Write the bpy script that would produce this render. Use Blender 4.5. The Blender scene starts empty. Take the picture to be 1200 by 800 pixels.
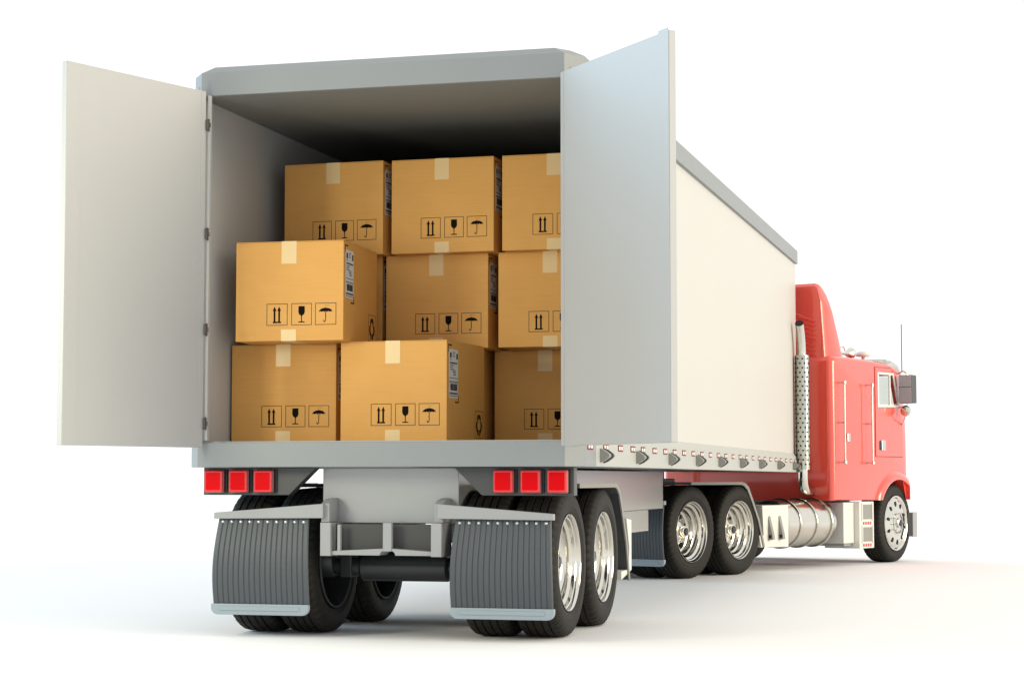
import bpy, bmesh, math, random
from mathutils import Vector, Matrix, Euler
random.seed(4)
PI = math.pi
R = math.radians
S = bpy.context.scene
COL = S.collection

# ---------------------------------------------------------------- camera, world, lights, exposure
cam = bpy.data.cameras.new('camera')
cam.sensor_width = 36.0
cam.lens = 36.0 * 2319.34 / 1200.0
cam.clip_end = 2000
cam_o = bpy.data.objects.new('camera', cam)
cam_o.location = (4.007, -11.643, 0.992)
cam_o.rotation_euler = (R(90 + 3.980), 0, R(15.0795))
COL.objects.link(cam_o)
S.camera = cam_o

S.world = bpy.data.worlds.new('World')
S.world.use_nodes = True
wn = S.world.node_tree.nodes
wn['Background'].inputs[0].default_value = (1.0, 1.0, 1.0, 1)
wn['Background'].inputs[1].default_value = 1.12


def sun(name, d, strength, angle, color):
    l = bpy.data.lights.new(name, 'SUN')
    l.energy = strength
    l.angle = R(angle)
    l.color = color
    o = bpy.data.objects.new(name, l)
    o.rotation_euler = Vector(d).to_track_quat('-Z', 'Y').to_euler()
    o.location = (-20 * Vector(d).normalized()) + Vector((0, 4, 0))
    COL.objects.link(o)


sun('warm_key_light', (-0.94, 0.06, -0.25), 2.5, 30, (1.0, 0.86, 0.60))
sun('cool_side_light', (0.94, -0.10, -0.26), 1.55, 30, (0.42, 0.74, 1.0))
al = bpy.data.lights.new('front_softbox', 'AREA')
al.energy = 80
al.size = 1.0
al.color = (1.0, 0.97, 0.68)
al_o = bpy.data.objects.new('front_softbox', al)
al_o.location = (-2.6, -3.4, 2.3)
al_o.rotation_euler = (Vector((-.6, 0.6, 1.6)) - Vector(al_o.location)).to_track_quat('-Z', 'Y').to_euler()
COL.objects.link(al_o)

S.view_settings.view_transform = 'Standard'
S.view_settings.look = 'None'
S.view_settings.exposure = 0
S.view_settings.gamma = 1
try:
    S.cycles.max_bounces = 8
    S.cycles.caustics_reflective = False
except Exception:
    pass


# ---------------------------------------------------------------- materials
def mat(name, col, rough=0.5, metal=0.0, spec=0.5, coat=0.0, noise=0.0, nscale=20.0, bump=0.0, bscale=200.0, emit=None, stretch=None):
    m = bpy.data.materials.new(name)
    m.use_nodes = True
    nt = m.node_tree
    b = nt.nodes['Principled BSDF']
    b.inputs['Base Color'].default_value = (*col, 1)
    b.inputs['Roughness'].default_value = rough
    b.inputs['Metallic'].default_value = metal
    b.inputs['Specular IOR Level'].default_value = spec
    b.inputs['Coat Weight'].default_value = coat
    b.inputs['Coat Roughness'].default_value = 0.06
    tc = nt.nodes.new('ShaderNodeTexCoord')
    src = tc.outputs['Object']
    if stretch:
        mp = nt.nodes.new('ShaderNodeMapping')
        mp.inputs['Scale'].default_value = stretch
        nt.links.new(src, mp.inputs[0])
        src = mp.outputs[0]
    if noise > 0:
        n = nt.nodes.new('ShaderNodeTexNoise')
        n.inputs['Scale'].default_value = nscale
        n.inputs['Detail'].default_value = 5
        nt.links.new(src, n.inputs['Vector'])
        mx = nt.nodes.new('ShaderNodeMix')
        mx.data_type = 'RGBA'
        mx.inputs['A'].default_value = (*[max(0, c * (1 - noise)) for c in col], 1)
        mx.inputs['B'].default_value = (*[min(1, c * (1 + noise)) for c in col], 1)
        nt.links.new(n.outputs['Fac'], mx.inputs['Factor'])
        nt.links.new(mx.outputs['Result'], b.inputs['Base Color'])
    if bump > 0:
        n2 = nt.nodes.new('ShaderNodeTexNoise')
        n2.inputs['Scale'].default_value = bscale
        nt.links.new(src, n2.inputs['Vector'])
        bp = nt.nodes.new('ShaderNodeBump')
        bp.inputs['Strength'].default_value = bump
        bp.inputs['Distance'].default_value = 0.002
        nt.links.new(n2.outputs['Fac'], bp.inputs['Height'])
        nt.links.new(bp.outputs['Normal'], b.inputs['Normal'])
    if emit:
        b.inputs['Emission Color'].default_value = (*col, 1)
        b.inputs['Emission Strength'].default_value = emit
    return m


M = dict(
    ground=mat('white_floor', (0.85, 0.85, 0.85), 0.95, spec=0.1),
    grey=mat('grey_painted_steel', (0.225, 0.245, 0.255), 0.5, noise=0.03, nscale=3),
    doorw=mat('white_door_paint', (0.38, 0.388, 0.39), 0.45, noise=0.015, nscale=2),
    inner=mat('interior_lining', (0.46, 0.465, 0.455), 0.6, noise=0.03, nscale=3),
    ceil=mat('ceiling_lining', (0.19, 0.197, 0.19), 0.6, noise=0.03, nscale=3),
    hinge=mat('hinge_bronze', (0.06, 0.055, 0.05), 0.5),
    side=mat('cream_side_panel', (0.50, 0.495, 0.465), 0.45, noise=0.012, nscale=1.5),
    cap=mat('roof_rail_paint', (0.31, 0.325, 0.32), 0.5, noise=0.02, nscale=3),
    rail=mat('bottom_rail_paint', (0.38, 0.395, 0.375), 0.5, noise=0.02, nscale=3),
    chas=mat('chassis_satin_metal', (0.36, 0.37, 0.37), 0.22, metal=0.25, noise=0.02, nscale=3),
    frame=mat('bracket_grey', (0.30, 0.31, 0.32), 0.5),
    recess=mat('dark_recess_panel', (0.055, 0.055, 0.055), 0.6),
    panel=mat('lamp_panel_charcoal', (0.055, 0.057, 0.06), 0.4),
    house=mat('lamp_housing_black', (0.008, 0.008, 0.009), 0.5),
    bezel=mat('lamp_bezel', (0.30, 0.12, 0.11), 0.3),
    red2=mat('lamp_lens_rim', (0.62, 0.025, 0.03), 0.15, coat=0.4),
    red=mat('lamp_lens_red', (0.62, 0.0, 0.003), 0.4, spec=0.08),
    tyre=mat('tyre_rubber', (0.016, 0.015, 0.013), 0.62, spec=0.22, noise=0.25, nscale=12, bump=0.3, bscale=90),
    flap=mat('mud_flap_rubber', (0.058, 0.068, 0.078), 0.5, noise=0.06, nscale=9),
    trim=mat('flap_trim_steel', (0.27, 0.33, 0.37), 0.4),
    chrome=mat('chrome', (0.66, 0.64, 0.58), 0.08, metal=1),
    shield=mat('shield_steel', (0.46, 0.47, 0.42), 0.16, metal=1),
    bolt=mat('bolt_steel', (0.6, 0.62, 0.65), 0.3, metal=0.6),
    black=mat('black_steel', (0.022, 0.024, 0.027), 0.35),
    hole=mat('hole_black', (0.006, 0.006, 0.006), 0.8),
    redp=mat('red_cab_paint', (0.76, 0.070, 0.042), 0.25, coat=1.0, noise=0.02, nscale=2),
    seam=mat('seam_dark_red', (0.20, 0.012, 0.01), 0.6),
    cream=mat('cream_bracket', (0.66, 0.65, 0.60), 0.45, noise=0.02, nscale=5),
    fin=mat('gusset_grey', (0.24, 0.24, 0.22), 0.5),
    tank=mat('polished_tank', (0.66, 0.64, 0.56), 0.2, metal=1.0, noise=0.03, nscale=4),
    mirror=mat('mirror_glass', (0.34, 0.345, 0.35), 0.5, spec=0.3),
    dark=mat('dark_plastic', (0.05, 0.05, 0.055), 0.4),
    wframe=mat('window_frame', (0.72, 0.72, 0.68), 0.3),
    tape=mat('packing_tape', (0.66, 0.47, 0.22), 0.35, noise=0.03, nscale=20),
    label=mat('label_paper', (0.60, 0.62, 0.64), 0.5),
    ink=mat('black_ink', (0.008, 0.007, 0.006), 0.9, spec=0.05),
    line=mat('thin_brown_ink', (0.10, 0.055, 0.012), 0.7),
    seat=mat('seat_grey', (0.3, 0.3, 0.3), 0.8),
    mark_w=mat('marker_white', (0.72, 0.62, 0.58), 0.4),
    mark_r=mat('marker_red', (0.16, 0.03, 0.025), 0.6, spec=0.1),
    refl=mat('reflector_red', (0.75, 0.02, 0.02), 0.3),
)


def cardboard():
    m = bpy.data.materials.new('cardboard')
    m.use_nodes = True
    nt = m.node_tree
    b = nt.nodes['Principled BSDF']
    b.inputs['Roughness'].default_value = 0.62
    b.inputs['Specular IOR Level'].default_value = 0.3
    tc = nt.nodes.new('ShaderNodeTexCoord')
    oi = nt.nodes.new('ShaderNodeObjectInfo')
    add = nt.nodes.new('ShaderNodeVectorMath')
    add.operation = 'ADD'
    nt.links.new(tc.outputs['Object'], add.inputs[0])
    nt.links.new(oi.outputs['Location'], add.inputs[1])
    n = nt.nodes.new('ShaderNodeTexNoise')
    n.inputs['Scale'].default_value = 5
    n.inputs['Detail'].default_value = 6
    nt.links.new(add.outputs[0], n.inputs['Vector'])
    mp = nt.nodes.new('ShaderNodeMapping')
    mp.inputs['Scale'].default_value = (3, 3, 130)
    nt.links.new(add.outputs[0], mp.inputs[0])
    n2 = nt.nodes.new('ShaderNodeTexNoise')
    n2.inputs['Scale'].default_value = 1.5
    n2.inputs['Detail'].default_value = 3
    nt.links.new(mp.outputs[0], n2.inputs['Vector'])
    sm = nt.nodes.new('ShaderNodeMath')
    sm.operation = 'MULTIPLY_ADD'
    sm.inputs[1].default_value = 0.5
    nt.links.new(n2.outputs['Fac'], sm.inputs[0])
    hf = nt.nodes.new('ShaderNodeMath')
    hf.operation = 'MULTIPLY'
    hf.inputs[1].default_value = 0.5
    nt.links.new(n.outputs['Fac'], hf.inputs[0])
    nt.links.new(hf.outputs[0], sm.inputs[2])
    cr = nt.nodes.new('ShaderNodeValToRGB')
    cr.color_ramp.elements[0].position = 0.25
    cr.color_ramp.elements[0].color = (0.585, 0.298, 0.074, 1)
    cr.color_ramp.elements[1].position = 0.75
    cr.color_ramp.elements[1].color = (0.665, 0.352, 0.096, 1)
    nt.links.new(sm.outputs[0], cr.inputs[0])
    nt.links.new(cr.outputs[0], b.inputs['Base Color'])
    bp = nt.nodes.new('ShaderNodeBump')
    bp.inputs['Strength'].default_value = 0.15
    bp.inputs['Distance'].default_value = 0.001
    nt.links.new(n2.outputs['Fac'], bp.inputs['Height'])
    nt.links.new(bp.outputs['Normal'], b.inputs['Normal'])
    return m


M['card'] = cardboard()


def glass():
    m = bpy.data.materials.new('window_glass')
    m.use_nodes = True
    nt = m.node_tree
    nt.nodes.clear()
    o = nt.nodes.new('ShaderNodeOutputMaterial')
    t = nt.nodes.new('ShaderNodeBsdfTransparent')
    t.inputs[0].default_value = (0.95, 0.965, 0.94, 1)
    g = nt.nodes.new('ShaderNodeBsdfGlossy')
    g.inputs['Roughness'].default_value = 0.03
    lw = nt.nodes.new('ShaderNodeLayerWeight')
    lw.inputs[0].default_value = 0.5
    pw = nt.nodes.new('ShaderNodeMath')
    pw.operation = 'POWER'
    pw.inputs[1].default_value = 4
    nt.links.new(lw.outputs['Facing'], pw.inputs[0])
    f = nt.nodes.new('ShaderNodeMath')
    f.operation = 'MULTIPLY_ADD'
    f.inputs[1].default_value = 0.6
    f.inputs[2].default_value = 0.04
    nt.links.new(pw.outputs[0], f.inputs[0])
    x = nt.nodes.new('ShaderNodeMixShader')
    nt.links.new(f.outputs[0], x.inputs[0])
    nt.links.new(t.outputs[0], x.inputs[1])
    nt.links.new(g.outputs[0], x.inputs[2])
    nt.links.new(x.outputs[0], o.inputs[0])
    return m


M['glass'] = glass()


# ---------------------------------------------------------------- mesh helpers
class MB:
    def __init__(s):
        s.v, s.f = [], []

    def add(s, vs, fs):
        o = len(s.v)
        s.v += [tuple(v) for v in vs]
        s.f += [tuple(i + o for i in f) for f in fs]
        return s

    def box(s, x0, x1, y0, y1, z0, z1):
        return s.add([(x0, y0, z0), (x1, y0, z0), (x1, y1, z0), (x0, y1, z0), (x0, y0, z1), (x1, y0, z1), (x1, y1, z1), (x0, y1, z1)],
                     [(0, 3, 2, 1), (4, 5, 6, 7), (0, 1, 5, 4), (1, 2, 6, 5), (2, 3, 7, 6), (3, 0, 4, 7)])

    def prism(s, pts, axis, a, b):
        """polygon in the two other axes (in XYZ order) extruded along axis from a to b"""
        n = len(pts)
        def mk(p, t):
            if axis == 'X': return (t, p[0], p[1])
            if axis == 'Y': return (p[0], t, p[1])
            return (p[0], p[1], t)
        vs = [mk(p, a) for p in pts] + [mk(p, b) for p in pts]
        fs = [tuple(range(n)), tuple(range(2 * n - 1, n - 1, -1))] + [(i, (i + 1) % n, n + (i + 1) % n, n + i)[::-1] for i in range(n)]
        return s.add(vs, fs)

    def lathe(s, prof, n=48, origin=(0, 0, 0), axis='X', closed=False):
        """prof: list of (t, r) revolved about the axis"""
        vs, fs = [], []
        m = len(prof)
        for i in range(n):
            a = 2 * PI * i / n
            c, q = math.cos(a), math.sin(a)
            for t, r in prof:
                if axis == 'X': p = (t, r * c, r * q)
                elif axis == 'Y': p = (r * q, t, r * c)
                else: p = (r * c, r * q, t)
                vs.append((p[0] + origin[0], p[1] + origin[1], p[2] + origin[2]))
        for i in range(n):
            j = (i + 1) % n
            for k in range(m - 1 + (1 if closed else 0)):
                k2 = (k + 1) % m
                fs.append((i * m + k, i * m + k2, j * m + k2, j * m + k))
        return s.add(vs, fs)

    def tube(s, pts, r, n=12, cap=True):
        pts = [Vector(p) for p in pts]
        rs = r if isinstance(r, (list, tuple)) else [r] * len(pts)
        vs, fs = [], []
        up = Vector((0.13, 0.31, 0.94)).normalized()
        d0 = (pts[1] - pts[0]).normalized()
        if abs(d0.dot(up)) > 0.9: up = Vector((0.9, 0.3, 0.1)).normalized()
        for i, p in enumerate(pts):
            d = (pts[min(i + 1, len(pts) - 1)] - pts[max(i - 1, 0)]).normalized()
            a = d.cross(up).normalized()
            b = a.cross(d)
            for k in range(n):
                t = 2 * PI * k / n
                vs.append(p + (a * math.cos(t) + b * math.sin(t)) * rs[i])
        for i in range(len(pts) - 1):
            for k in range(n):
                k2 = (k + 1) % n
                fs.append((i * n + k, (i + 1) * n + k, (i + 1) * n + k2, i * n + k2))
        if cap:
            fs.append(tuple(range(n)))
            fs.append(tuple(range(len(pts) * n - 1, (len(pts) - 1) * n - 1, -1)))
        return s.add(vs, fs)

    def xf(s, mtx, start=0):
        for i in range(start, len(s.v)):
            s.v[i] = tuple(mtx @ Vector(s.v[i]))
        return s

    def mesh(s, name):
        me = bpy.data.meshes.new(name)
        me.from_pydata(s.v, [], s.f)
        bm = bmesh.new()
        bm.from_mesh(me)
        bmesh.ops.recalc_face_normals(bm, faces=bm.faces)
        bm.to_mesh(me)
        bm.free()
        return me

    def build(s, name, m, parent=None, bevel=0, seg=2, smooth=False, label=None, loc=None, angle=35):
        me = s.mesh(name)
        o = bpy.data.objects.new(name, me)
        me.materials.append(m)
        COL.objects.link(o)
        if parent: o.parent = parent
        if loc: o.location = loc
        if smooth:
            for p in me.polygons: p.use_smooth = True
        if bevel:
            md = o.modifiers.new('bevel', 'BEVEL')
            md.width = bevel
            md.segments = seg
            md.limit_method = 'ANGLE'
            md.angle_limit = R(angle)
            md.harden_normals = False
        if smooth:
            me.shade_flat() if False else None
            sharp_edges(me, 38)
        if label: o['label'] = label
        return o


def sharp_edges(me, deg):
    bm = bmesh.new()
    bm.from_mesh(me)
    for e in bm.edges:
        if len(e.link_faces) == 2 and e.calc_face_angle(0) > R(deg):
            e.smooth = False
    bm.to_mesh(me)
    bm.free()


def empty(name, loc, rz, label, cat):
    o = bpy.data.objects.new(name, None)
    o.location = loc
    o.rotation_euler = (0, 0, rz)
    o['label'] = label
    o['category'] = cat
    COL.objects.link(o)
    return o


def kids(o):
    return [c for c in bpy.data.objects if c.parent == o]


def copy_tree(o, parent=None):
    c = o.copy()
    COL.objects.link(c)
    c.parent = parent
    for ch in kids(o):
        copy_tree(ch, c)
    return c


def cut(o, cutters):
    """apply boolean differences, then drop the cutters"""
    for cb in cutters:
        me = cb.mesh('cut')
        co = bpy.data.objects.new('cut', me)
        COL.objects.link(co)
        co.parent = A
        md = o.modifiers.new('cut', 'BOOLEAN')
        md.operation = 'DIFFERENCE'
        md.solver = 'EXACT'
        md.object = co
        bpy.context.view_layer.update()
        dg = bpy.context.evaluated_depsgraph_get()
        new = bpy.data.meshes.new_from_object(o.evaluated_get(dg))
        o.modifiers.clear()
        o.data = new
        bpy.data.objects.remove(co)
        bpy.data.meshes.remove(me)


# ---------------------------------------------------------------- ground
g = MB().add([(-150, -150, 0), (150, -150, 0), (150, 250, 0), (-150, 250, 0)], [(0, 1, 2, 3)]).build('floor', M['ground'])
g['kind'] = 'structure'

# ================================================================ wheels
TR = 0.468


def tyre_mesh():
    # half profile across the tread, mirrored
    half = [(0.0, .466, 0), (.012, .466, 1), (.020, .466, 0), (.022, .456, 0), (.030, .456, 0), (.032, .467, 0),
            (.052, .467, 1), (.066, .466, 0), (.068, .455, 0), (.077, .455, 0), (.079, .465, 0), (.096, .464, 2), (.118, .460, 2), (.131, .450, 2), (.139, .436, 2),
            (.145, .418, 0), (.150, .39, 0), (.148, .36, 0), (.1485, .352, 0), (.146, .348, 0), (.142, .33, 0), (.132, .312, 0), (.125, .303, 0), (.118, .296, 0)]
    prof = [(-t, r, k) for t, r, k in half[::-1]] + half[1:]
    n = 192
    mb = MB()
    vs, fs = [], []
    m = len(prof)
    for i in range(n):
        a = 2 * PI * i / n
        for t, r, k in prof:
            rr = r
            if k == 2 and i % 4 == 0: rr -= .011
            if k == 1 and i % 6 == 0: rr -= .006
            vs.append((t, rr * math.cos(a), rr * math.sin(a)))
    for i in range(n):
        j = (i + 1) % n
        for k in range(m - 1):
            fs.append((i * m + k, i * m + k + 1, j * m + k + 1, j * m + k))
    mb.add(vs, fs)
    me = mb.mesh('tyre')
    me.materials.append(M['tyre'])
    for p in me.polygons: p.use_smooth = True
    sharp_edges(me, 30)
    return me


TYRE = tyre_mesh()


def wheel(parent, kind):
    """kind: 'deep' (dished outer dual), 'inner' (inner dual), 'steer' (front wheel). outer side is +x"""
    if kind == 'deep':
        prof = [(-.12, .30), (-.10, .30), (.118, .292), (.130, .300), (.137, .306), (.139, .303), (.134, .297), (.122, .291), (.112, .289), (.106, .281), (.085, .277), (.076, .264), (.070, .255), (.062, .258), (.050, .256), (.030, .250), (.022, .240), (.016, .230), (.008, .232), (-.004, .230), (-.030, .226), (-.040, .216), (-.048, .195), (-.046, .135), (-.040, .125), (-.012, .112), (-.006, .106)]
    elif kind == 'inner':
        prof = [(-.137, .306), (-.139, .303), (-.11, .285), (.06, .275), (.07, .25), (.06, .2), (.06, .12), (.06, .02)]
    else:
        prof = [(-.137, .306), (-.12, .29), (.12, .30), (.150, .331), (.156, .328), (.154, .318), (.145, .306), (.136, .297), (.140, .285), (.150, .25), (.156, .20), (.160, .165), (.158, .150), (.163, .140), (.166, .120)]
    w = MB().lathe(prof, 72).build('wheel', M['chrome'] if kind != 'inner' else M['black'], parent, smooth=True)
    t = bpy.data.objects.new('tyre', TYRE)
    COL.objects.link(t)
    t.parent = w
    if kind == 'inner':
        MB().lathe([(-.139, .296), (-.1395, .306), (-.150, .306), (-.150, .298), (-.139, .296)], 64).build('bead_ring', M['recess'], w, smooth=True)
        MB().lathe([(-.145, 0.0001), (-.145, .10), (-.125, .115), (.02, .125), (.06, .14)], 32).build('brake_drum', M['black'], w, smooth=True)
        return w
    if kind == 'deep':
        x0, rl, rh, hr = -.046, .125, .172, .020
        hub = [(-.03, .108), (-.004, .104), (.006, .082), (.010, .062), (.050, .056), (.062, .050), (.068, .030), (.069, .0001)]
        hubm = M['chrome']
    else:
        x0, rl, rh, hr = .153, .130, .228, .024
        hub = [(.150, .122), (.172, .118), (.178, .100), (.180, .066), (.200, .060), (.206, .050), (.210, .022), (.211, .0001)]
        hubm = M['chrome']
    MB().lathe(hub, 40).build('hub', hubm, w, smooth=True)
    mb = MB().lathe([(hub[-1][0] + .001, .040), (hub[-1][0] + .008, .034), (hub[-1][0] + .010, .0001)], 20)
    mb.build('hub_cap', M['black'], w, smooth=True)
    me = None
    for k in range(10):
        a = 2 * PI * (k + .5) / 10
        loc = (.002 + (x0 if kind == 'deep' else .166), (rl - .012) * math.cos(a), (rl - .012) * math.sin(a))
        if me is None:
            o = MB().lathe([(0, .0085), (.022, .0085), (.030, .006), (.031, .0001)], 6).build('lug_nut', M['chrome'], w)
            me = o.data
        else:
            o = bpy.data.objects.new('lug_nut', me)
            COL.objects.link(o)
            o.parent = w
        o.location = loc
    me = None
    for k in range(10):
        a = 2 * PI * k / 10
        if me is None:
            hb = MB().lathe([(-.004, .0001), (-.004, hr * .96), (.0045, hr * .96), (.0045, hr * .7), (-.001, .0001)], 20)
            hb.xf(Matrix.Diagonal((1, 1.35 if kind == 'steer' else 1.2, .85, 1)))
            o = hb.build('hand_hole', M['hole'], w, smooth=True)
            me = o.data
        else:
            o = bpy.data.objects.new('hand_hole', me)
            COL.objects.link(o)
            o.parent = w
        o.location = (x0 + (.0015 if kind == 'deep' else .001), rh * math.cos(a), rh * math.sin(a))
        o.rotation_euler = (a, 0, 0)
    return w


WPROTO = {}


def put_wheel(parent, kind, x, y, side):
    if kind not in WPROTO:
        w = WPROTO[kind] = wheel(parent, kind)
    else:
        w = copy_tree(WPROTO[kind], parent)
    w.location = (x, y, TR)
    w.rotation_euler = (random.uniform(0, 0.5), 0, 0) if side > 0 else (random.uniform(0, .5), 0, PI)
    return w


def dual_axle(parent, y, tube=True):
    for s in (1, -1):
        put_wheel(parent, 'deep', s * .950, y, s)
        put_wheel(parent, 'inner', s * .620, y, s)


# ---------------------------------------------------------------- mud flap (local coordinates: hangs at y = y0)
def mud_flap(parent, s, y0, x_in=.482, x_out=1.09, zt=.748, zb=.203, bracket=True):
    nr = 18
    per = 6
    nx = nr * per
    nz = 14
    vs, fs = [], []
    for side in (0, 1):
        for j in range(nz + 1):
            v = j / nz
            z = zt + (zb - zt) * v
            bow = -.055 * math.sin(PI * min(1, v * 1.02) * .85) - .01 * v
            wid = 1 + .045 * math.sin(PI * (v * .75)) + .03 * v
            for i in range(nx + 1):
                u = i / nx
                x = (x_in + x_out) / 2 + (u - .5) * (x_out - x_in) * wid
                ph = (i % per) / per
                rib = -.002 if .08 < ph < .92 else .003
                y = y0 + bow + (rib if side == 0 else .014)
                vs.append((s * x, y, z))
    w1 = nx + 1
    off = (nz + 1) * w1
    for j in range(nz):
        for i in range(nx):
            a = j * w1 + i
            fs.append((a, a + 1, a + 1 + w1, a + w1))
            b = off + a
            fs.append((b, b + w1, b + 1 + w1, b + 1))
    for i in range(nx):
        fs.append((i, off + i, off + i + 1, i + 1))
        a = nz * w1 + i
        fs.append((a, a + 1, off + a + 1, off + a))
    for j in range(nz):
        a = j * w1
        fs.append((a, a + w1, off + a + w1, off + a))
        a = j * w1 + nx
        fs.append((a, off + a, off + a + w1, a + w1))
    fl = MB().add(vs, fs).build('mud_flap', M['flap'], parent)
    # bottom trim plate with rounded lower corners
    ytr = y0 - .055 * math.sin(PI * .85) - .01
    xa, xb = x_in - .020, x_out + .03
    c = .045
    pts = [(xa, zb + .006), (xb, zb + .006)]
    for k in range(7):
        t = PI / 2 * k / 6
        pts.append((xb - c + c * math.cos(t), zb - .062 + c - c * math.sin(t)))
    for k in range(7):
        t = PI / 2 * k / 6
        pts.append((xa + c - c * math.sin(t), zb - .062 + c - c * math.cos(t)))
    pts = [(s * p[0], p[1]) for p in pts]
    tr = MB().prism(pts, 'Y', ytr - .016, ytr + .018).build('flap_trim', M['trim'], fl, bevel=.004)
    xx0, xx1 = sorted((s * (xa + .06), s * (xb - .06)))
    MB().box(xx0, xx1, ytr - .021, ytr - .0165, zb - .035, zb - .010).build('trim_plate', M['trim'], fl, bevel=.002)
    me = None
    for k in range(10):
        x = x_in + .03 + (x_out - x_in - .06) * k / 9
        if me is None:
            o = MB().lathe([(0, .0115), (-.006, .0105), (-.011, .006), (-.012, .0001)], 14, axis='Y').build('bolt', M['bolt'], fl, smooth=True)
            me = o.data
        else:
            o = bpy.data.objects.new('bolt', me)
            COL.objects.link(o)
            o.parent = fl
        o.location = (s * x, y0 - .004, zt - .024)
    # tapered hanger bar
    a, b = s * .375, s * (x_out + .022)
    z1, z0, z3, z2 = zt + .092, zt + .002, zt + .034, zt - .005
    bar = MB()
    yb0, yb1 = y0 - .035, y0 + .012
    bar.prism([(a, z0), (b, z2), (b, z3), (a, z1)], 'Y', yb0, yb1)
    bar.build('flap_hanger', M['trim'] if not bracket else M['frame'], parent, bevel=.004)
    return fl


# ================================================================ semi trailer
HW, HS = 1.20, 1.30          # rear face half width, side half width
ZSB, ZST, ZHT, ZHB, LEN, CH = 1.069, 1.224, 3.597, 3.447, 10.975, .13
T = empty('semi_trailer', (0, 0, 0), 0, 'cream box trailer with its rear doors wide open, coupled behind the red cab', 'trailer')

# floor slab + side/front walls + ceiling
MB().box(-1.262, 1.262, CH + .005, LEN - .01, ZSB + .06, 1.2345).build('cargo_floor', M['inner'], T)
wl = MB()
wl.box(-1.264, -1.235, .06, LEN - .03, 1.236, ZHB + .05)
wl.box(-1.234, 1.234, LEN - .06, LEN - .03, 1.236, ZHB + .05)
wl.build('inner_lining', M['inner'], T)
MB().box(1.235, 1.262, .06, LEN - .03, 1.236, ZHB + .05).build('inner_lining', M['inner'], T)
for s in (-1, 1):
    x0, x1 = sorted((s * 1.264 + s * .001, s * 1.272))
    MB().box(x0, x1, .05, LEN - .012, 1.20, ZHB + .04).build('side_panel', M['side'], T)
MB().box(-1.262, 1.262, LEN - .028, LEN - .008, 1.20, ZHB + .04).build('front_panel', M['side'], T)
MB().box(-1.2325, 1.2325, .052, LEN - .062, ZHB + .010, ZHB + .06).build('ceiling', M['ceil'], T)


def chamf_plan(hw, hs, ch, y1):
    return [(-hw, 0), (hw, 0), (hs, ch), (hs, y1), (-hs, y1), (-hs, ch)]


# rear sill
MB().prism(chamf_plan(HW, HS, CH, .42), 'Z', ZSB, ZST).build('rear_sill', M['grey'], T, bevel=.004)
# header + roof cap: ring section with a chamfered top
rc = MB()
tc = .055


def ring(z, inset):
    p = [(-HW + inset * .6, inset), (HW - inset * .6, inset), (HS - inset, CH + inset * .6), (HS - inset, LEN - inset), (-HS + inset, LEN - inset), (-HS + inset, CH + inset * .6)]
    return [(x, y, z) for x, y in p]


v = ring(ZHB, 0) + ring(ZHT, 0) + [(x * (1.24 if False else 1) - math.copysign(.045, x), y, z) for x, y, z in ring(ZHT + .045, .05)]
fs = []
for k in range(2):
    for i in range(6):
        j = (i + 1) % 6
        fs.append((k * 6 + i, k * 6 + j, (k + 1) * 6 + j, (k + 1) * 6 + i))
fs.append(tuple(range(12, 18)))
# underside: a lip all round, open in the middle for the cargo space
inn = [(-1.233, .035), (1.233, .035), (1.233, .05), (1.233, LEN - .06), (-1.233, LEN - .06), (-1.233, .05)]
v += [(x, y, ZHB) for x, y in inn] + [(x, y, ZHB + .07) for x, y in inn]
for i in range(6):
    j = (i + 1) % 6
    fs.append((i, 18 + i, 18 + j, j))
    fs.append((18 + i, 24 + i, 24 + j, 18 + j))
fs.append(tuple(range(24, 30)))
rc.add(v, fs)
rc.build('roof', M['grey'], T, bevel=.003)

# side rails
for s in (-1, 1):
    pts = [(s * 1.262, ZSB + .002), (s * HS, ZSB + .002), (s * HS, ZST + .012), (s * 1.273, 1.283), (s * 1.262, 1.283)]
    MB().prism(pts, 'Y', .425, LEN).build('side_rail', M['rail'], T, bevel=.004)
# short chamfered cover between sill and the box bottom at the corner
for s in (-1, 1):
    pts = [(s * 1.262, ZST + .001), (s * (HS - .003), ZST + .001), (s * (HS - .003), ZST + .012), (s * 1.273, 1.283), (s * 1.262, 1.283)]
    MB().prism(pts, 'Y', CH + .01, .424).build('corner_rail', M['rail'], T)
MB().box(-1.19, 1.19, .43, LEN - .02, ZSB + .01, ZSB + .055).build('underfloor', M['black'], T)

# reflective markers and wedge tie hooks
mk_y = [.25, .70, 1.148, 1.553, 1.906, 2.326, 2.74, 3.12, 3.521]
while mk_y[-1] < 10.5: mk_y.append(mk_y[-1] + .415)
for s in (-1, 1):
    for y in mk_y:
        x0, x1 = sorted((s * (HS + .0003), s * (HS + .003)))
        p = MB().box(x0, x1, y - .075, y + .075, 1.174, 1.216).build('side_marker', M['mark_r'], T)
        for q in (-1, 1):
            x0, x1 = sorted((s * (HS + .0031), s * (HS + .0045)))
            MB().box(x0, x1, y + q * .035 - .025, y + q * .035 + .025, 1.183, 1.207).build('marker_lens', M['mark_w'], p)
    for y in (.527, 1.667, 2.873, 4.061, 5.195, 6.417, 7.68, 9.04, 10.337):
        def wedge(k, a, b, dz=0):
            k *= .86
            pts = [(s * HS, 1.142 - .052 * k), (s * (HS + .03 * k), 1.142 - .040 * k), (s * (HS + .065 * k), 1.142 - .014 * k), (s * (HS + .073 * k), 1.142),
                   (s * (HS + .065 * k), 1.142 + .014 * k), (s * (HS + .03 * k), 1.142 + .040 * k), (s * HS, 1.142 + .052 * k)]
            return MB().prism(pts, 'Y', y + a, y + b)
        h = wedge(1, 0, .05).build('tie_hook', M['fin'], T, bevel=.002)
        wedge(.86, .051, .10).build('hook_core', M['rail'], h)
        wedge(1.08, .101, .135).build('hook_back', M['panel'], h)

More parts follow.
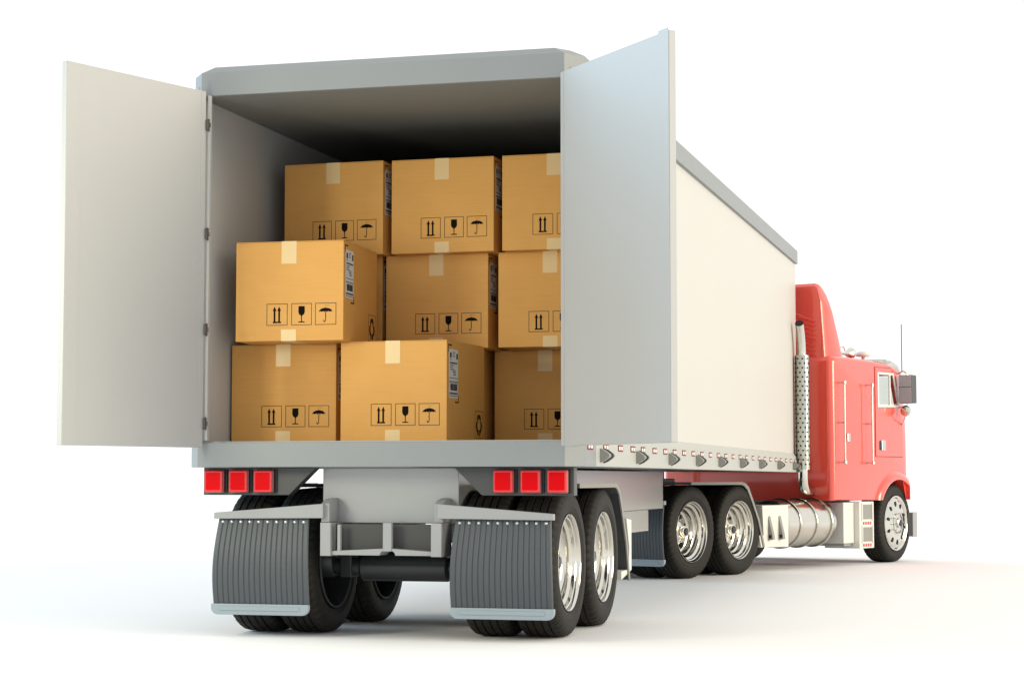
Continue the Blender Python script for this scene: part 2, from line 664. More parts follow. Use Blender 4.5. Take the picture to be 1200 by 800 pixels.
# chassis box
c = MB()
c.box(-.452, .452, .27, 7.12, .715, ZSB - .003)
ch = c.build('chassis_box', M['chas'], T, bevel=.006)
MB().box(-.40, .42, 2.7, 6.55, .515, .712).build('chassis_lower_box', M['chas'], T, bevel=.005)
# H bracket behind the axles
f = MB()
f.box(-.397, -.330, .08, .30, .515, .722)
f.box(.330, .397, .08, .30, .515, .722)
f.box(.012, .067, .095, .13, .546, .722)
notch = [(.10 - .06, .545)] + [(.04 - .052 * math.cos(PI * k / 8), .520 + .036 * math.sin(PI * k / 8)) for k in range(9)][::-1]
f.prism([(-.329, .545), (-.329, .520), (-.012, .520)] + [(.04 - .052 * math.cos(PI * k / 8), .5205 + .034 * math.sin(PI * k / 8)) for k in range(9)] + [(.092, .520), (.329, .520), (.329, .545), (.07, .562), (.04, .565), (.01, .562)], 'Y', .10, .26)
f.box(-.29, -.272, .10, .13, .546, .71)
f.build('axle_bracket', M['frame'], T, bevel=.005)
MB().box(-.329, .329, .18, .20, .546, .712).build('bracket_panel', M['recess'], T)
for s in (-1, 1):
    x0, x1 = sorted((s * .345, s * .40))
    p = MB().prism([(.10, .724), (.10, .84), (.16, .865), (.268, .875), (.268, .724)], 'X', x0, x1)
    p.build('hanger_plate', M['frame'], T, bevel=.004)

for s in (-1, 1):
    mud_flap(T, s, .10)

# axles
for y in (.60, 1.60):
    dual_axle(T, y)
    a = MB().tube([(-.48, y, .425), (-.40, y, .425)], .055, 20)
    a.tube([(.40, y, .425), (.48, y, .425)], .055, 20)
    a.tube([(-.41, y, .425), (-.30, y, .425)], .060, 20)
    a.tube([(.30, y, .425), (.41, y, .425)], .060, 20)
    a.lathe([(-.30, .0001), (-.30, .076), (-.285, .089), (.285, .089), (.30, .076), (.30, .0001)], 28, origin=(0, y, .425))
    a.build('axle_tube', M['black'], T, smooth=True)
    for s in (-1, 1):
        b = MB()
        x0, x1 = sorted((s * .36, s * .42))
        b.box(x0, x1, y - .30, y + .30, .50, .56)
        b.box(x0 - .01, x1 + .01, y - .07, y + .07, .36, .72)
        b.build('suspension', M['black'], T, bevel=.006)


def fender(parent, y0, y1, ye, s, x_in=.44, x_out=1.10, z=.962):
    th = .022
    out = [(y0, z), (y1 - .04, z), (y1 + .03, z - .012), (y1 + .10, z - .05), (y1 + (ye - y1) * .45, z - .20), (y1 + (ye - y1) * .75, z - .40), (ye, z - .68)]
    inner = [(y - (0 if i < 2 else th), zz - (th if i < 4 else th * .3)) for i, (y, zz) in enumerate(out)]
    x0, x1 = sorted((s * x_in, s * x_out))
    fd = MB().prism(out + inner[::-1], 'X', x0, x1).build('fender', M['panel'], parent, bevel=.003)
    out2 = [(y + (.004 if i > 2 else 0), zz + .003) for i, (y, zz) in enumerate(out)]
    x0, x1 = sorted((s * (x_out + .0015), s * (x_out + .012)))
    MB().prism(out2 + [(y - .004, zz - .004) for y, zz in inner[::-1]], 'X', x0, x1).build('fender_edge', M['fin'], fd)
    return fd


for s in (-1, 1):
    fender(T, .78, 1.93, 2.36, s)
    x0, x1 = sorted((s * .46, s * 1.10))
    MB().prism([(2.30, .715), (2.47, .70), (2.47, .34), (2.12, .285), (2.12, .345), (2.38, .35), (2.40, .50)], 'X', x0, x1).build('step_block', M['cream'], T, bevel=.004)

# tail lamp panels
for s in (-1, 1):
    pts = [(s * 1.222, ZSB - .002), (s * 1.222, .892), (s * .637, .892), (s * .455, ZSB - .002)]
    p = MB().prism(pts, 'Y', .15, .235).build('lamp_panel', M['panel'], T, bevel=.004)
    for xc in ((1.135, .966, .796) if s < 0 else (1.126, .957, .784)):
        lp = MB().box(-.062, .082, -.010, 0, -.072, .074).build('tail_lamp', M['house'], T, bevel=.008, seg=3)
        lp.location = (s * xc, .149, .980)
        bz = MB().box(-.066, .066, -.034, -.011, -.073, .073).build('bezel', M['bezel'], lp, bevel=.012, seg=3)
        ln = MB().box(-.062, .062, -.050, -.0345, -.070, .069).build('lens', M['red2'], lp, bevel=.015, seg=3, angle=30)
        MB().prism([(-.050, -.050), (-.045, -.055), (.043, -.055), (.048, -.050), (.048, .050), (.043, .055), (-.045, .055), (-.050, .050)], 'Y', -.0512, -.0502).build('lens_face', M['red'], lp)

# rear doors with hinges
DW, DT = 1.185, .045


def rear_door(s, hinge, free):
    hx, hy = hinge
    d = Vector((free[0] - hx, free[1] - hy))
    L = d.length
    ang = math.atan2(d.y, d.x)
    # local: x along the door from hinge, y = thickness, z up
    w = MB().box(0.012, L, 0 if s > 0 else -DT, DT if s > 0 else 0, 0, 2.275)
    door = w.build('rear_door', M['doorw'], T, bevel=.004)
    door.location = (hx, hy, 1.192)
    door.rotation_euler = (0, 0, ang)
    # inner face edge beads and the taller closing strip
    yy = (-.0022, -.0002) if s > 0 else (.0002, .0022)
    e = MB().box(L - .11, L - .001, yy[0], yy[1], .004, 2.271 if s < 0 else 2.290)
    e.build('closing_strip', M['doorw'], door, bevel=.0015)
    e = MB().box(.014, .055, yy[0], yy[1], .004, 2.271)
    e.build('hinge_strip', M['doorw'], door, bevel=.0015)
    return door


LD = rear_door(-1, (-1.140, -.040), (-1.553, -1.140))
RD = rear_door(1, (1.182, -.040), (2.036, -1.000))
for s, hx in ((-1, -1.131), (1, 1.192)):
    hh = MB().box(-.006, .008, -.010, .010, 0, .078)
    hh.tube([(.0, -.010, .004), (.0, -.010, .074)], .008, 12)
    hh.box(.0, .019, -.006, .002, .024, .052)
    for k, z in enumerate((3.21, 2.51, 1.90, 1.305)):
        if k == 0:
            h0 = hh.build('hinge', M['hinge'], T, bevel=.002)
            h0.location = (hx, -.022 if s > 0 else -.047, z)
        else:
            h1 = h0.copy()
            COL.objects.link(h1)
            h1.location = (hx, -.022 if s > 0 else -.047, z)
# door posts standing at the opening
for s in (-1, 1):
    x0, x1 = sorted((s * 1.205, s * 1.2345))
    MB().box(x0, x1, .012, .055, ZST + .014, ZHB - .003).build('door_post', M['doorw'], T)
MB().box(-1.142, -1.122, -.034, -.004, ZST + .014, ZHB - .003).build('hinge_post', M['doorw'], T, bevel=.003)

# ================================================================ cartons
BW, BD, BH = .732, .74, .645


def carton():
    e = empty('cardboard_box', (0, 0, 0), 0, '', 'box')
    e['group'] = 'cardboard cartons loaded in the trailer'
    mb = MB().box(0, BW, 0, BD, 0, BH - .006)
    mb.build('carton_body', M['card'], e, bevel=.003)
    MB().box(.001, BW / 2 - .0015, .001, BD - .001, BH - .0055, BH).build('top_flap', M['card'], e)
    MB().box(BW / 2 + .0015, BW - .001, .001, BD - .001, BH - .0055, BH).build('top_flap', M['card'], e)
    # tape
    x0, x1 = BW * .425, BW * .565
    def wrap(za, zb, zc):
        t = MB()
        t.prism([(-.0014, zb), (-.0004, zb), (-.0004, zc), (BD + .0004, zc), (BD + .0004, zb), (BD + .0014, zb), (BD + .0014, za), (-.0014, za)], 'X', x0, x1)
        t.build('tape', M['tape'], e)
    wrap(BH + .0013, BH * .775, BH + .0003)
    wrap(-.0006, BH * .115, -.0001)
    # handling symbols on the front
    ya, yb = -.0010, -.0003
    z0, z1 = BH * .155, BH * .375
    lw = .0042

    def frame(a, b, c_, d, X=None):
        mb = MB()
        o4 = [(a, c_), (b, c_), (b, d), (a, d)]
        i4 = [(a + lw, c_ + lw), (b - lw, c_ + lw), (b - lw, d - lw), (a + lw, d - lw)]
        mk = (lambda p, t: (p[0], t, p[1])) if X is None else (lambda p, t: (t, p[0], p[1]))
        ta, tb = (ya, yb) if X is None else (X + .0003, X + .0010)
        vs = [mk(p, t) for t in (ta, tb) for p in o4 + i4]
        fs = []
        for k in range(4):
            k2 = (k + 1) % 4
            fs += [(k, k2, 4 + k2, 4 + k), (8 + k, 8 + k2, 12 + k2, 12 + k), (k, k2, 8 + k2, 8 + k), (4 + k, 4 + k2, 12 + k2, 12 + k)]
        return mb.add(vs, fs).build('handling_symbol', M['line'], e)

    fx = [(.29, .485), (.52, .71), (.74, .935)]
    hgt = z1 - z0

    def P(ic, i, pts):
        a, b = fx[i]
        cx, w = BW * (a + b) / 2, BW * (b - a)
        ic.prism([(cx + u * w, z0 + v_ * hgt) for u, v_ in pts], 'Y', ya, yb)

    for i_, (a, b) in enumerate(fx):
        f_ = frame(BW * a, BW * b, z0, z1)
        ic = MB()
        if i_ == 0:
            for dx in (-.12, .10):
                P(ic, 0, [(dx - .042, .17), (dx + .042, .17), (dx + .042, .68), (dx + .09, .66), (dx, .87), (dx - .09, .66), (dx - .042, .68)])
            P(ic, 0, [(-.20, .11), (.19, .11), (.19, .175), (-.20, .175)])
        elif i_ == 1:
            P(ic, 1, [(-.15, .87), (-.155, .60), (-.12, .50), (-.05, .45), (-.022, .42), (-.018, .18), (-.15, .165), (-.15, .125), (.15, .125), (.15, .165), (.018, .18), (.022, .42), (.05, .45), (.12, .50), (.155, .60), (.15, .87)])
        else:
            um = [(.32 * math.cos(PI * k / 12), .58 + .19 * math.sin(PI * k / 12)) for k in range(13)]
            low = []
            for k in range(5):
                low.append((-.32 + .128 * k + .064, .625))
                if k < 4: low.append((-.32 + .128 * (k + 1), .585))
            P(ic, 2, um + low)
            P(ic, 2, [(-.012, .77), (.012, .77), (.004, .83), (-.004, .83)])
            P(ic, 2, [(-.016, .60), (.016, .60), (.016, .22), (-.016, .22)])
            hk = [(-.055 + .060 * math.cos(t), .22 - .10 * math.sin(t)) for t in [PI * k / 8 for k in range(9)]]
            hk2 = [(-.055 + .030 * math.cos(t), .22 - .055 * math.sin(t)) for t in [PI * k / 8 for k in range(9)]]
            P(ic, 2, hk + hk2[::-1])
            for a_ in (-.05, 0.0, .07, .12):
                P(ic, 2, [(a_, .87), (a_ + .014, .87), (a_ + .03, .90), (a_ + .016, .90)])
        ic.build('pictogram', M['ink'], f_)
    # side symbol (two hands round a parcel)
    ys0, ys1 = BD * .74, BD * .955
    zs0, zs1 = BH * .045, BH * .325
    f_ = frame(ys0, ys1, zs0, zs1, BW)
    cy, wy, hz = (ys0 + ys1) / 2, ys1 - ys0, zs1 - zs0
    ic = MB()

    def Q(pts):
        ic.prism([(cy + u * wy, zs0 + v_ * hz) for u, v_ in pts], 'X', BW + .0003, BW + .0010)

    for s in (-1, 1):
        Q([(s * .02, .88), (s * .18, .84), (s * .25, .68), (s * .12, .60), (s * .10, .70), (s * .02, .72)])
        Q([(s * .17, .62), (s * .33, .60), (s * .38, .42), (s * .27, .22), (s * .15, .28), (s * .22, .44)])
        Q([(s * .04, .30), (s * .22, .30), (s * .18, .08), (s * .05, .08)])
    ic.build('pictogram', M['ink'], f_)
    # shipping label on the right side, near the front
    a, b, c_, d = BD * .055, BD * .285, BH * .43, BH * .915
    lb = MB().box(BW + .0003, BW + .0012, a, b, c_, d).build('shipping_label', M['label'], e)
    pr = MB()
    X0, X1 = BW + .0013, BW + .0018
    W_, H_ = b - a, d - c_

    def bar(u0, u1, v0, v1):
        pr.box(X0, X1, a + u0 * W_, a + u1 * W_, c_ + v0 * H_, c_ + v1 * H_)

    rr = random.Random(3)
    u = .14
    while u < .86:
        w_ = rr.choice((.018, .03, .045))
        bar(u, u + w_, .155, .29)
        u += w_ + rr.choice((.014, .022))
    for v0, th in ((.10, .012), (.075, .018), (.035, .012), (.33, .012), (.31, .008), (.40, .012)):
        bar(.04, .96, v0, v0 + th)
    bar(.10, .26, .82, .93); bar(.14, .22, .77, .80)
    bar(.80, .95, .80, .92)
    for v0 in (.93, .89, .85): bar(.40, .40 + rr.uniform(.15, .3), v0, v0 + .014)
    for k in range(7): bar(.10 + .12 * k, .10 + .12 * k + .085, .70, .735)
    for k in range(3): bar(.12, .12 + rr.uniform(.2, .4), .66 - .04 * k, .674 - .04 * k)
    for k in range(4): bar(.38 + .03 * k, .66 + rr.uniform(0, .1), .56 - .03 * k, .572 - .03 * k)
    pr.build('label_print', M['ink'], lb)
    cm = MB()
    cm.prism([(a - .012, d + .030), (a + .055, d + .030), (a + .055, d + .022), (a - .003, d + .022), (a - .003, d - .02), (a - .012, d - .02)], 'X', BW + .0003, BW + .0010)
    cm.build('corner_mark', M['ink'], e)
    cm = MB()
    cm.prism([(b + .012, c_ - .030), (b - .055, c_ - .030), (b - .055, c_ - .022), (b + .003, c_ - .022), (b + .003, c_ + .02), (b + .012, c_ + .02)], 'X', BW + .0003, BW + .0010)
    cm.build('corner_mark', M['ink'], e)
    return e


FZ = 1.2352
SPOTS = [
    (-1.064, .273, 1, 2.2, 'cardboard carton jutting out nearest the doors, resting on the bottom left carton'),
    (-.403, .452, 0, -3.0, 'bottom row cardboard carton second from the left, its white shipping label in full view'),
    (-1.216, .574, 0, 1.2, 'bottom left cardboard carton on the trailer floor, beside the grey wall'),
    (-1.086, 1.168, 2, -2.0, 'top row cardboard carton nearest the grey left wall'),
    (-.302, 1.171, 2, -1.0, 'top row cardboard carton in the middle, between two others under the dark ceiling'),
    (.487, 1.165, 2, 0, 'top row cardboard carton half hidden behind the open right door'),
    (-.372, 1.268, 1, 0, 'middle row cardboard carton directly below the central one of the top row'),
    (.434, 1.262, 1, 0, 'middle row cardboard carton cut off by the open right door'),
    (.317, 1.586, 0, 0, 'bottom right cardboard carton on the trailer floor, cut off by the open right door'),
    (-1.139, 1.29, 1, 0, 'cardboard carton showing only a narrow strip of its front behind the one that juts out'),
    (-1.205, 1.36, 0, 0, 'hidden cardboard carton on the floor behind the bottom left one'),
    (-.463, 1.262, 0, 0, 'hidden cardboard carton on the floor behind the one with the white label'),
]
proto = carton()
for i, (x, y, k, a, lab) in enumerate(SPOTS):
    o = proto if i == 0 else copy_tree(proto)
    o.location = (x, y, FZ + k * (BH + .0022) + .0003)
    o.rotation_euler = (0, 0, R(a))
    o['label'] = lab

# ================================================================ red tractor unit
A = empty('truck_tractor', (-.456, 8.448, 0), R(-20), 'red cab-over truck tractor with chrome exhaust stack, turned right ahead of the trailer', 'truck')


def arch(cy, cz, ry, rz, a0, a1, n=18):
    return [(cy + ry * math.cos(a0 + (a1 - a0) * k / n), cz + rz * math.sin(a0 + (a1 - a0) * k / n)) for k in range(n + 1)]


ZB = .748
AY, AZ, ARY, ARZ = 4.86, .50, .56, .50
t0 = math.asin((ZB - AZ) / ARZ)


def cab_profile(e):
    """e = 0 full outline, grows inward near the side edges"""
    rear = 3.15 + e
    top = e * .7
    p = [(rear, ZB + e * .2), (rear, 1.5), (rear, 2.34 - top), (rear + .03, 2.385 - top), (rear + .08, 2.402 - top), (4.2, 2.405 - top), (4.70, 2.385 - top), (4.90, 2.345 - top * .8), (4.985, 2.29 - top * .5),
         (5.06 - e * .3, 2.08), (5.135 - e * .5, 1.88), (5.18 - e * .6, 1.62), (5.195 - e * .7, 1.40), (5.20 - e * .7, 1.0), (5.19 - e * .7, ZB)]
    arc = arch(AY, AZ, ARY, ARZ, t0, PI - t0)
    arc = [(min(y, 5.10), z) if False else (y, z) for y, z in arc]
    arc = [(y, z) for y, z in arc if y < 5.15 - e * .7]
    return p, arc


cabm = MB()
layers = []
rr_ = .075
NST = 6
for sgn in (-1, 1):
    seq = range(NST + 1) if sgn < 0 else range(NST, -1, -1)
    for k in seq:
        th = PI / 2 * k / NST
        # k = 0 outermost, k = NST fully inside
        x = sgn * (1.12 - rr_ + rr_ * math.cos(th))
        e = rr_ * (1 - math.sin(th))
        layers.append((x, e))
narc = min(len(cab_profile(rr_)[1]), len(cab_profile(0)[1]))
vs = []
for x, e in layers:
    p, arc = cab_profile(e)
    pts = p + arc[-narc:]
    n = len(pts)
    vs += [(x, y, z) for y, z in pts]
fs = []
for L_ in range(len(layers) - 1):
    for i in range(n):
        j = (i + 1) % n
        fs.append((L_ * n + i, L_ * n + j, (L_ + 1) * n + j, (L_ + 1) * n + i))
fs.append(tuple(range(n)))
fs.append(tuple(range(len(layers) * n - 1, (len(layers) - 1) * n - 1, -1)))
cab = cabm.add(vs, fs).build('cab_body', M['redp'], A, smooth=True)
WIN = [(4.345, 1.850), (4.345, 2.258), (4.79, 2.262), (4.945, 1.865)]
cav = MB().box(-1.07, 1.07, 4.05, 4.93, 1.35, 2.32)
cav2 = MB().prism([(4.9, 1.5), (4.9, 2.27), (4.95, 2.26), (5.09, 1.88), (5.12, 1.5)], 'X', -1.068, 1.068)
tun = MB().prism(WIN, 'X', -1.4, 1.4)
ws = MB().box(-1.072, 1.072, 4.95, 5.5, 1.80, 2.25)
cut(cab, [cav, cav2, tun, ws])
for p in cab.data.polygons: p.use_smooth = True
sharp_edges(cab.data, 30)

# wheel arch flare
for s in (-1, 1):
    o_ = arch(AY, AZ, ARY + .115, ARZ + .085, math.asin((ZB - AZ) / (ARZ + .085)), PI - math.asin((ZB - AZ) / (ARZ + .085)), 24)
    i_ = arch(AY, AZ, ARY - .01, ARZ - .01, math.asin((ZB - AZ) / (ARZ - .01)), PI - math.asin((ZB - AZ) / (ARZ - .01)), 24)
    o_ = [(min(y, 5.185), z) for y, z in o_]
    i_ = [(min(y, 5.16), z) for y, z in i_]
    mbf = MB()
    vv = []
    for k in range(25):
        vv += [(s * 1.118, *o_[k]), (s * 1.150, (o_[k][0] * .75 + i_[k][0] * .25), (o_[k][1] * .75 + i_[k][1] * .25)), (s * 1.165, (o_[k][0] * .25 + i_[k][0] * .75), (o_[k][1] * .25 + i_[k][1] * .75)), (s * 1.160, *i_[k]), (s * 1.02, *i_[k])]
    ff = []
    for k in range(24):
        for q in range(4):
            ff.append((k * 5 + q, k * 5 + q + 1, k * 5 + q + 6, k * 5 + q + 5))
    mbf.add(vv, ff).build('wheel_arch', M['redp'], A, smooth=True)

# doors
for s in (-1, 1):
    dp = [(4.285, 1.265), (4.285, 2.315), (4.74, 2.318), (4.86, 2.27), (4.965, 1.93), (5.045, 1.60), (5.055, 1.265)]
    x0, x1 = sorted((s * 1.1185, s * 1.128))
    d_ = MB().prism(dp, 'X', x0, x1).build('cab_door', M['redp'], A)
    win2 = MB().prism(WIN, 'X', -1.4, 1.4)
    cut(d_, [win2])
    # seam
    cyd, czd = 4.65, 1.78
    big = [(cyd + (y - cyd) * 1.022, czd + (z - czd) * 1.016) for y, z in dp]
    x0, x1 = sorted((s * 1.1180, s * 1.1212))
    sm = MB().prism(big, 'X', x0, x1).build('door_seam', M['seam'], d_)
    cut(sm, [MB().prism(WIN, 'X', -1.4, 1.4)])
    # window frame
    cyw, czw = 4.62, 2.06
    wf = MB()
    inn = [(cyw + (y - cyw) * .90, czw + (z - czw) * .90) for y, z in WIN]
    outw = [(cyw + (y - cyw) * 1.02, czw + (z - czw) * 1.02) for y, z in WIN]
    for k in range(4):
        k2 = (k + 1) % 4
        x0, x1 = sorted((s * 1.121, s * 1.134))
        wf.prism([outw[k], outw[k2], inn[k2], inn[k]], 'X', x0, x1)
    wfo = wf.build('window_frame', M['wframe'], d_)
    x0, x1 = sorted((s * 1.123, s * 1.137))
    MB().prism([(4.665, 1.87), (4.665, 2.245), (4.695, 2.245), (4.70, 1.87)], 'X', x0, x1).build('window_divider', M['wframe'], d_)
    x0, x1 = sorted((s * 1.1235, s * 1.1265))
    MB().prism(WIN, 'X', x0, x1).build('window_glass', M['glass'], d_)
    # handle
    x0, x1 = sorted((s * 1.129, s * 1.132))
    MB().box(x0, x1, 4.375, 4.555, 1.345, 1.445).build('handle_recess', M['dark'], d_, bevel=.0)
    x0, x1 = sorted((s * 1.133, s * 1.150))
    MB().box(x0, x1, 4.41, 4.515, 1.335, 1.455).build('door_handle', M['chrome'], d_, bevel=.004)
# windscreen
MB().box(-1.065, 1.065, -.004, .004, 0, .44).build('windscreen', M['glass'], A, loc=(0, 5.145, 1.81)).rotation_euler = (R(19), 0, 0)
# dashboard and seats seen through the glass
for sx in (-.6, .6):
    st = MB().box(sx - .22, sx + .22, 4.12, 4.45, 1.351, 1.55)
    st.box(sx - .22, sx + .22, 4.08, 4.18, 1.551, 1.9)
    st.build('seat', M['seat'], A, bevel=.03, seg=3)
# grille on the nose
gr = MB()
for k in range(8):
    gr.box(-.7, .7, 5.205, 5.225, .82 + k * .07, .85 + k * .07)
gr.build('grille', M['chrome'], A, bevel=.004)
for s in (-1, 1):
    MB().lathe([(5.19, .10), (5.235, .10), (5.24, .09), (5.25, .0001)], 24, origin=(s * .9, 0, .9), axis='Y').build('headlight', M['label'], A, smooth=True)

# horizontal body seams on the side
for s in (-1, 1):
    x0, x1 = sorted((s * 1.1195, s * 1.1208))
    MB().box(x0, x1, 3.30, 4.26, 1.658, 1.664).build('body_seam', M['redp'], A)

# roof fairing
fp = [(3.18, 2.37), (3.18, 3.06), (3.155, 3.13), (3.14, 3.20), (3.17, 3.235), (3.23, 3.235), (3.31, 3.205), (3.39, 3.14), (3.46, 3.04), (3.52, 2.92), (3.58, 2.75), (3.64, 2.58), (3.69, 2.37)]


def fairing():
    vs, fs = [], []
    lay = []
    r = .06
    HWF = 1.01
    for sgn in (-1, 1):
        seq = range(NST + 1) if sgn < 0 else range(NST, -1, -1)
        for k in seq:
            th = PI / 2 * k / NST
            lay.append((sgn * (HWF - r + r * math.cos(th)), r * (1 - math.sin(th))))
    n = len(fp)
    for x, e in lay:
        for y, z in fp:
            # shrink toward the profile centre
            yy = y + (e * .15 if y < 3.25 else -e * .9)
            zz = z if z < 2.4 else z - e * max(0, (z - 2.9) / .33) * 1.0
            taper = 1 - .06 * max(0, (z - 2.4) / .85)
            vs.append((x * taper, yy, zz))
    for L_ in range(len(lay) - 1):
        for i in range(n):
            j = (i + 1) % n
            fs.append((L_ * n + i, L_ * n + j, (L_ + 1) * n + j, (L_ + 1) * n + i))
    fs.append(tuple(range(n)))
    fs.append(tuple(range(len(lay) * n - 1, (len(lay) - 1) * n - 1, -1)))
    return MB().add(vs, fs)


fa = fairing().build('roof_fairing', M['redp'], A, smooth=True)
lv = MB()
for k in range(11):
    z = 2.48 + k * .052
    hw = .90 if k < 9 else .90 - (k - 8) * .14
    pts = [(x / 10 * hw, 3.180, z - .05 * (x / 10) ** 2 * (1 if k > 3 else .5) - (.05 * (abs(x) / 10) ** 6)) for x in range(-10, 11)]
    lv.tube(pts, .015, 6)
lv.build('louvres', M['redp'], fa, smooth=True)

# visor over the windscreen
vp = [(4.40, 2.418), (4.62, 2.432), (4.86, 2.42), (5.04, 2.37), (5.13, 2.30), (5.145, 2.255), (5.125, 2.25), (5.02, 2.345), (4.86, 2.395), (4.62, 2.412)]
MB().prism(vp, 'X', -1.08, 1.08).build('sun_visor', M['chrome'], A, bevel=.003, smooth=True)

# roof horns and lamps
for s in (-1, 1):
    hn = MB().tube([(s * .88, 3.86, 2.47), (s * .88, 3.98, 2.475), (s * .88, 4.10, 2.48), (s * .88, 4.14, 2.48)], [.016, .022, .040, .070], 20, cap=False)
    hn.tube([(s * .88, 3.90, 2.40), (s * .88, 3.90, 2.47)], .012, 8)
    lp_ = [(s * .88, 3.92 + .07 * math.cos(t), 2.50 + .05 * math.sin(t)) for t in [PI * k / 10 for k in range(11)]]
    hn.tube(lp_, .008, 8)
    hn.build('air_horn', M['chrome'], A, smooth=True)
    dm = MB().lathe([(2.405, .02), (2.450, .022), (2.452, .085), (2.475, .092), (2.500, .078), (2.512, .045), (2.515, .0001)], 28, origin=(s * .95, 4.34, 0), axis='Z')
    dm.build('roof_lamp', M['cream'], A, smooth=True)

# grab bars
for s in (-1, 1):
    for y in (3.305, 4.045):
        gb = MB().tube([(s * 1.195, y, 1.18), (s * 1.195, y, 2.10)], .011, 12)
        for z in (1.185, 1.64, 2.095):
            gb.tube([(s * 1.119, y, z), (s * 1.20, y, z)], .010, 10)
        gb.build('grab_bar', M['chrome'], A, smooth=True)
        for z in (1.185, 2.095):
            x0, x1 = sorted((s * 1.185, s * 1.215))
            MB().box(x0, x1, y - .020, y + .020, z - .020, z + .020).build('grab_bar_end', M['chrome'], A, bevel=.004)
    x0, x1 = sorted((s * 1.121, s * 1.140))
    MB().box(x0, x1, 3.50, 3.57, 1.425, 1.52).build('sleeper_latch', M['chrome'], A, bevel=.004)

# mirrors
for s in (-1, 1):
    x0, x1 = sorted((s * 1.165, s * 1.345))
    mh = MB().box(x0, x1, 4.86, 4.99, 1.905, 2.245).build('mirror_housing', M['dark'], A, bevel=.012)
    x0, x1 = sorted((s * 1.172, s * 1.333))
    MB().box(x0, x1, 4.852, 4.859, 1.912, 2.238).build('mirror_glass', M['mirror'], mh)
    MB().box(x0, x1, 4.8505, 4.8518, 2.097, 2.103).build('mirror_split', M['dark'], mh)
    ar = MB().tube([(s * 1.11, 5.0, 2.27), (s * 1.19, 4.95, 2.30), (s * 1.25, 4.93, 2.262), (s * 1.25, 4.93, 2.24)], .010, 8)
    ar.build('mirror_arm', M['chrome'], A, smooth=True)
    ar = MB().tube([(s * 1.11, 5.05, 1.63), (s * 1.20, 4.95, 1.72), (s * 1.245, 4.93, 1.85), (s * 1.245, 4.93, 1.91)], .008, 8)
    ar.tube([(s * 1.12, 4.98, 1.86), (s * 1.25, 4.93, 1.87)], .008, 8)
    ar.build('mirror_arm', M['chrome'], A, smooth=True)
    cm_ = MB().lathe([(4.885, .0001), (4.889, .035), (4.898, .060), (4.905, .066), (4.925, .062), (4.945, .04), (4.955, .0001)], 28, origin=(s * 1.232, 0, 1.815), axis='Y')
    cm_.build('round_mirror', M['chrome'], A, smooth=True)
    MB().tube([(s * 1.19, 4.91, 2.29), (s * 1.19, 4.91, 2.865)], .0055, 8).build('antenna', M['dark'], A)

# exhaust stacks
for s in (-1, 1):
    cx_, cy_ = s * .935, 2.76
    sh = MB().lathe([(1.10, .060), (1.10, .080), (2.385, .080), (2.385, .060)], 36, origin=(cx_, cy_, 0), axis='Z')
    sho = sh.build('exhaust_shield', M['shield'], A, smooth=True)
    hb = MB()
    nz_, na = 24, 9
    for j in range(nz_):
        for k in range(na):
            a = 2 * PI * (k + (.5 if j % 2 else 0)) / na
            z = 1.16 + j * .0515
            st = len(hb.v)
            hb.lathe([(.0792, .0001), (.0792, .0115), (.0812, .0115), (.0812, .0001)], 8)
            hb.xf(Matrix.Translation((cx_, cy_, z)) @ Matrix.Rotation(a, 4, 'Z'), st)
    hb.build('shield_holes', M['hole'], sho)['kind'] = 'stuff'
    up = [(cx_, cy_, 2.36)] + [(cx_ + (.03 * (k / 8) ** 2) * s, cy_ - .10 * (k / 8) ** 2, 2.38 + .30 * k / 8) for k in range(9)] + [(cx_ + .05 * s, cy_ - .155, 2.735)]
    MB().tube(up, .048, 20, cap=False).build('exhaust_tip', M['chrome'], A, smooth=True)
    MB().tube(up[-2:], .042, 20, cap=True).build('exhaust_bore', M['hole'], A)
    lo = [(cx_, cy_, 1.13), (cx_, cy_, 1.02), (cx_ - .003 * s, cy_ + .01, .94), (cx_ - .01 * s, cy_ + .05, .89), (cx_ - .02 * s, cy_ + .12, .865), (cx_ - .04 * s, cy_ + .22, .86), (cx_ - .1 * s, cy_ + .42, .86)]
    MB().tube(lo, .055, 20).build('exhaust_elbow', M['chrome'], A, smooth=True)

# frame rails, fifth wheel, axles
fr_ = MB()
for s in (-1, 1):
    x0, x1 = sorted((s * .36, s * .44))
    fr_.box(x0, x1, -.62, 5.0, .50, .74)
fr_.box(-.36, .36, -.60, -.54, .52, .72)
fr_.box(-.36, .36, 2.4, 2.5, .52, .72)
fr_.build('frame_rails', M['black'], A, bevel=.006)
MB().prism([(-.45, .3), (-.45, .75), (-.25, .98), (.25, .98), (.45, .75), (.45, .3), (.2, -.05), (.07, -.12), (.07, .3), (-.07, .3), (-.07, -.12), (-.2, -.05)], 'Z', .93, 1.0).build('fifth_wheel', M['black'], A, bevel=.008)
MB().box(-.3, .3, .2, .7, .741, .929).build('fifth_wheel_stand', M['black'], A, bevel=.01)
for y in (0, .99):
    dual_axle(A, y)
    a = MB().tube([(-.47, y, TR), (.47, y, TR)], .06, 16)
    a.lathe([(-.16, .07), (-.10, .15), (.10, .15), (.16, .07)], 20, origin=(0, y, TR))
    a.build('axle_tube', M['black'], A, smooth=True)
for s in (-1, 1):
    put_wheel(A, 'steer', s * .957, 4.87, s)
MB().tube([(-.82, 4.87, .42), (.82, 4.87, .42)], .045, 12).build('axle_tube', M['black'], A)

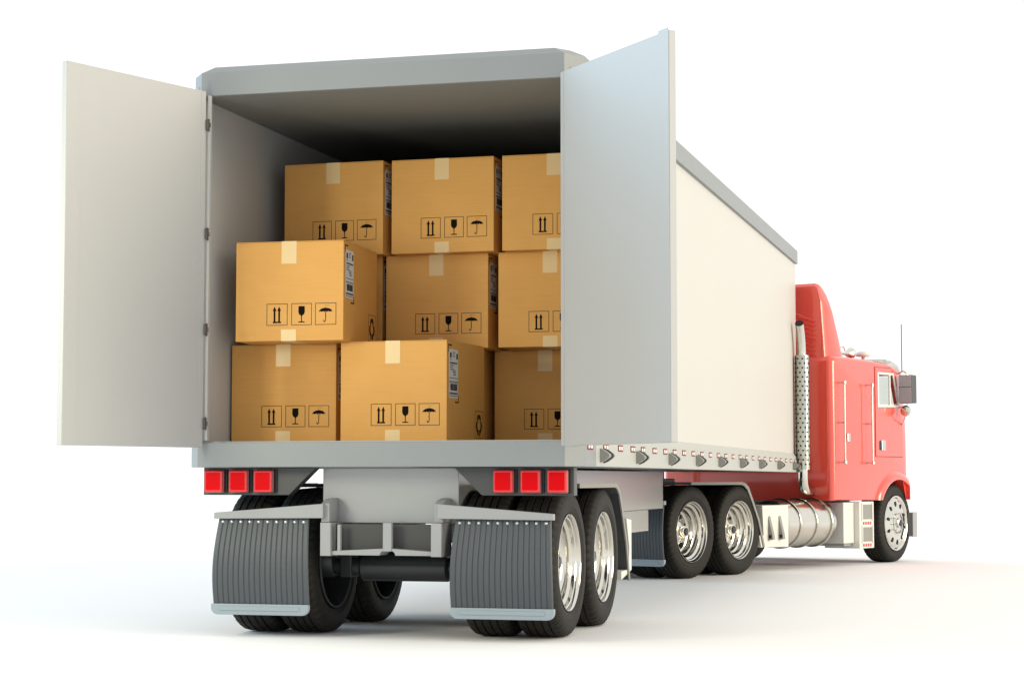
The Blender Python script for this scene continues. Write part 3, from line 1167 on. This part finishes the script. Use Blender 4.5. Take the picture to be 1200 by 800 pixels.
for s in (-1, 1):
    mud_flap(A, s, -.56, bracket=False)
    fender(A, -.05, 1.05, 1.50, s)
    # step bracket with two gussets
    x0, x1 = sorted((s * .46, s * 1.10))
    bk = MB().prism([(1.47, .715), (2.07, .715), (2.07, .262), (1.44, .272), (1.40, .40), (1.50, .40)], 'X', x0, x1).build('tank_bracket', M['cream'], A, bevel=.004)
    for y in (1.60, 1.84):
        gs = MB().prism([(s * 1.1005, .60), (s * 1.148, .41), (s * 1.155, .35), (s * 1.1005, .345)], 'Y', y, y + .05).build('gusset', M['fin'], bk)
        MB().box(*sorted((s * 1.112, s * 1.14)), y - .004, y - .0005, .365, .40).build('gusset_hole', M['hole'], gs)
    # tank
    cx_ = s * .835
    tk = MB().lathe([(2.10, .0001), (2.10, .20), (2.108, .235), (2.13, .258), (2.16, .262), (3.26, .262), (3.29, .258), (3.31, .235), (3.32, .20), (3.32, .0001)], 56, origin=(cx_, 0, .505), axis='Y')
    tko = tk.build('fuel_tank', M['tank'], A, smooth=True)
    for y in (2.38, 2.78, 3.16):
        MB().lathe([(y - .022, .2635), (y - .022, .276), (y - .014, .280), (y + .014, .280), (y + .022, .276), (y + .022, .2635)], 56, origin=(cx_, 0, .505), axis='Y').build('tank_strap', M['chrome'], tko, smooth=True)
    # tool box, cab steps
    MB().box(*sorted((s * .62, s * 1.13)), 3.38, 3.655, .262, .728).build('tool_box', M['cream'], A, bevel=.006)
    MB().box(*sorted((s * .60, s * 1.10)), 3.45, 3.99, .23, .2605).build('step_support', M['frame'], A, bevel=.004)
    sb = MB().box(*sorted((s * .75, s * 1.196)), 3.66, 4.05, .198, .735).build('cab_steps', M['cream'], A, bevel=.005)
    xa, xb = sorted((s * 1.1965, s * 1.199))
    for z0_, z1_ in ((.532, .702), (.275, .440)):
        MB().box(xa, xb, 3.735, 3.99, z0_, z1_).build('step_opening', M['fin'], sb)
        xc0, xc1 = sorted((s * 1.1965, s * 1.206))
        for ya_ in (3.715, 3.991):
            MB().box(xc0, xc1, ya_, ya_ + .019, z0_ - .02, z1_ + .02).build('step_frame', M['cream'], sb)
    for zc in (.487, .235):
        rf = MB()
        for k in range(4):
            rf.box(*sorted((s * 1.1975, s * 1.2015)), 3.75 + k * .062, 3.782 + k * .062, zc - .016, zc + .016)
        rf.build('step_reflector', M['refl'], sb)

# bumper
bp_ = MB().prism([(-1.165, 5.22), (-1.165, 5.34), (-1.05, 5.44), (1.05, 5.44), (1.165, 5.34), (1.165, 5.22)], 'Z', .30, .59)
bp_.build('front_bumper', M['fin'], A, bevel=.01)
for s in (-1, 1):
    MB().box(*sorted((s * 1.1655, s * 1.178)), 5.205, 5.33, .295, .595).build('bumper_end', M['frame'], A, bevel=.004)
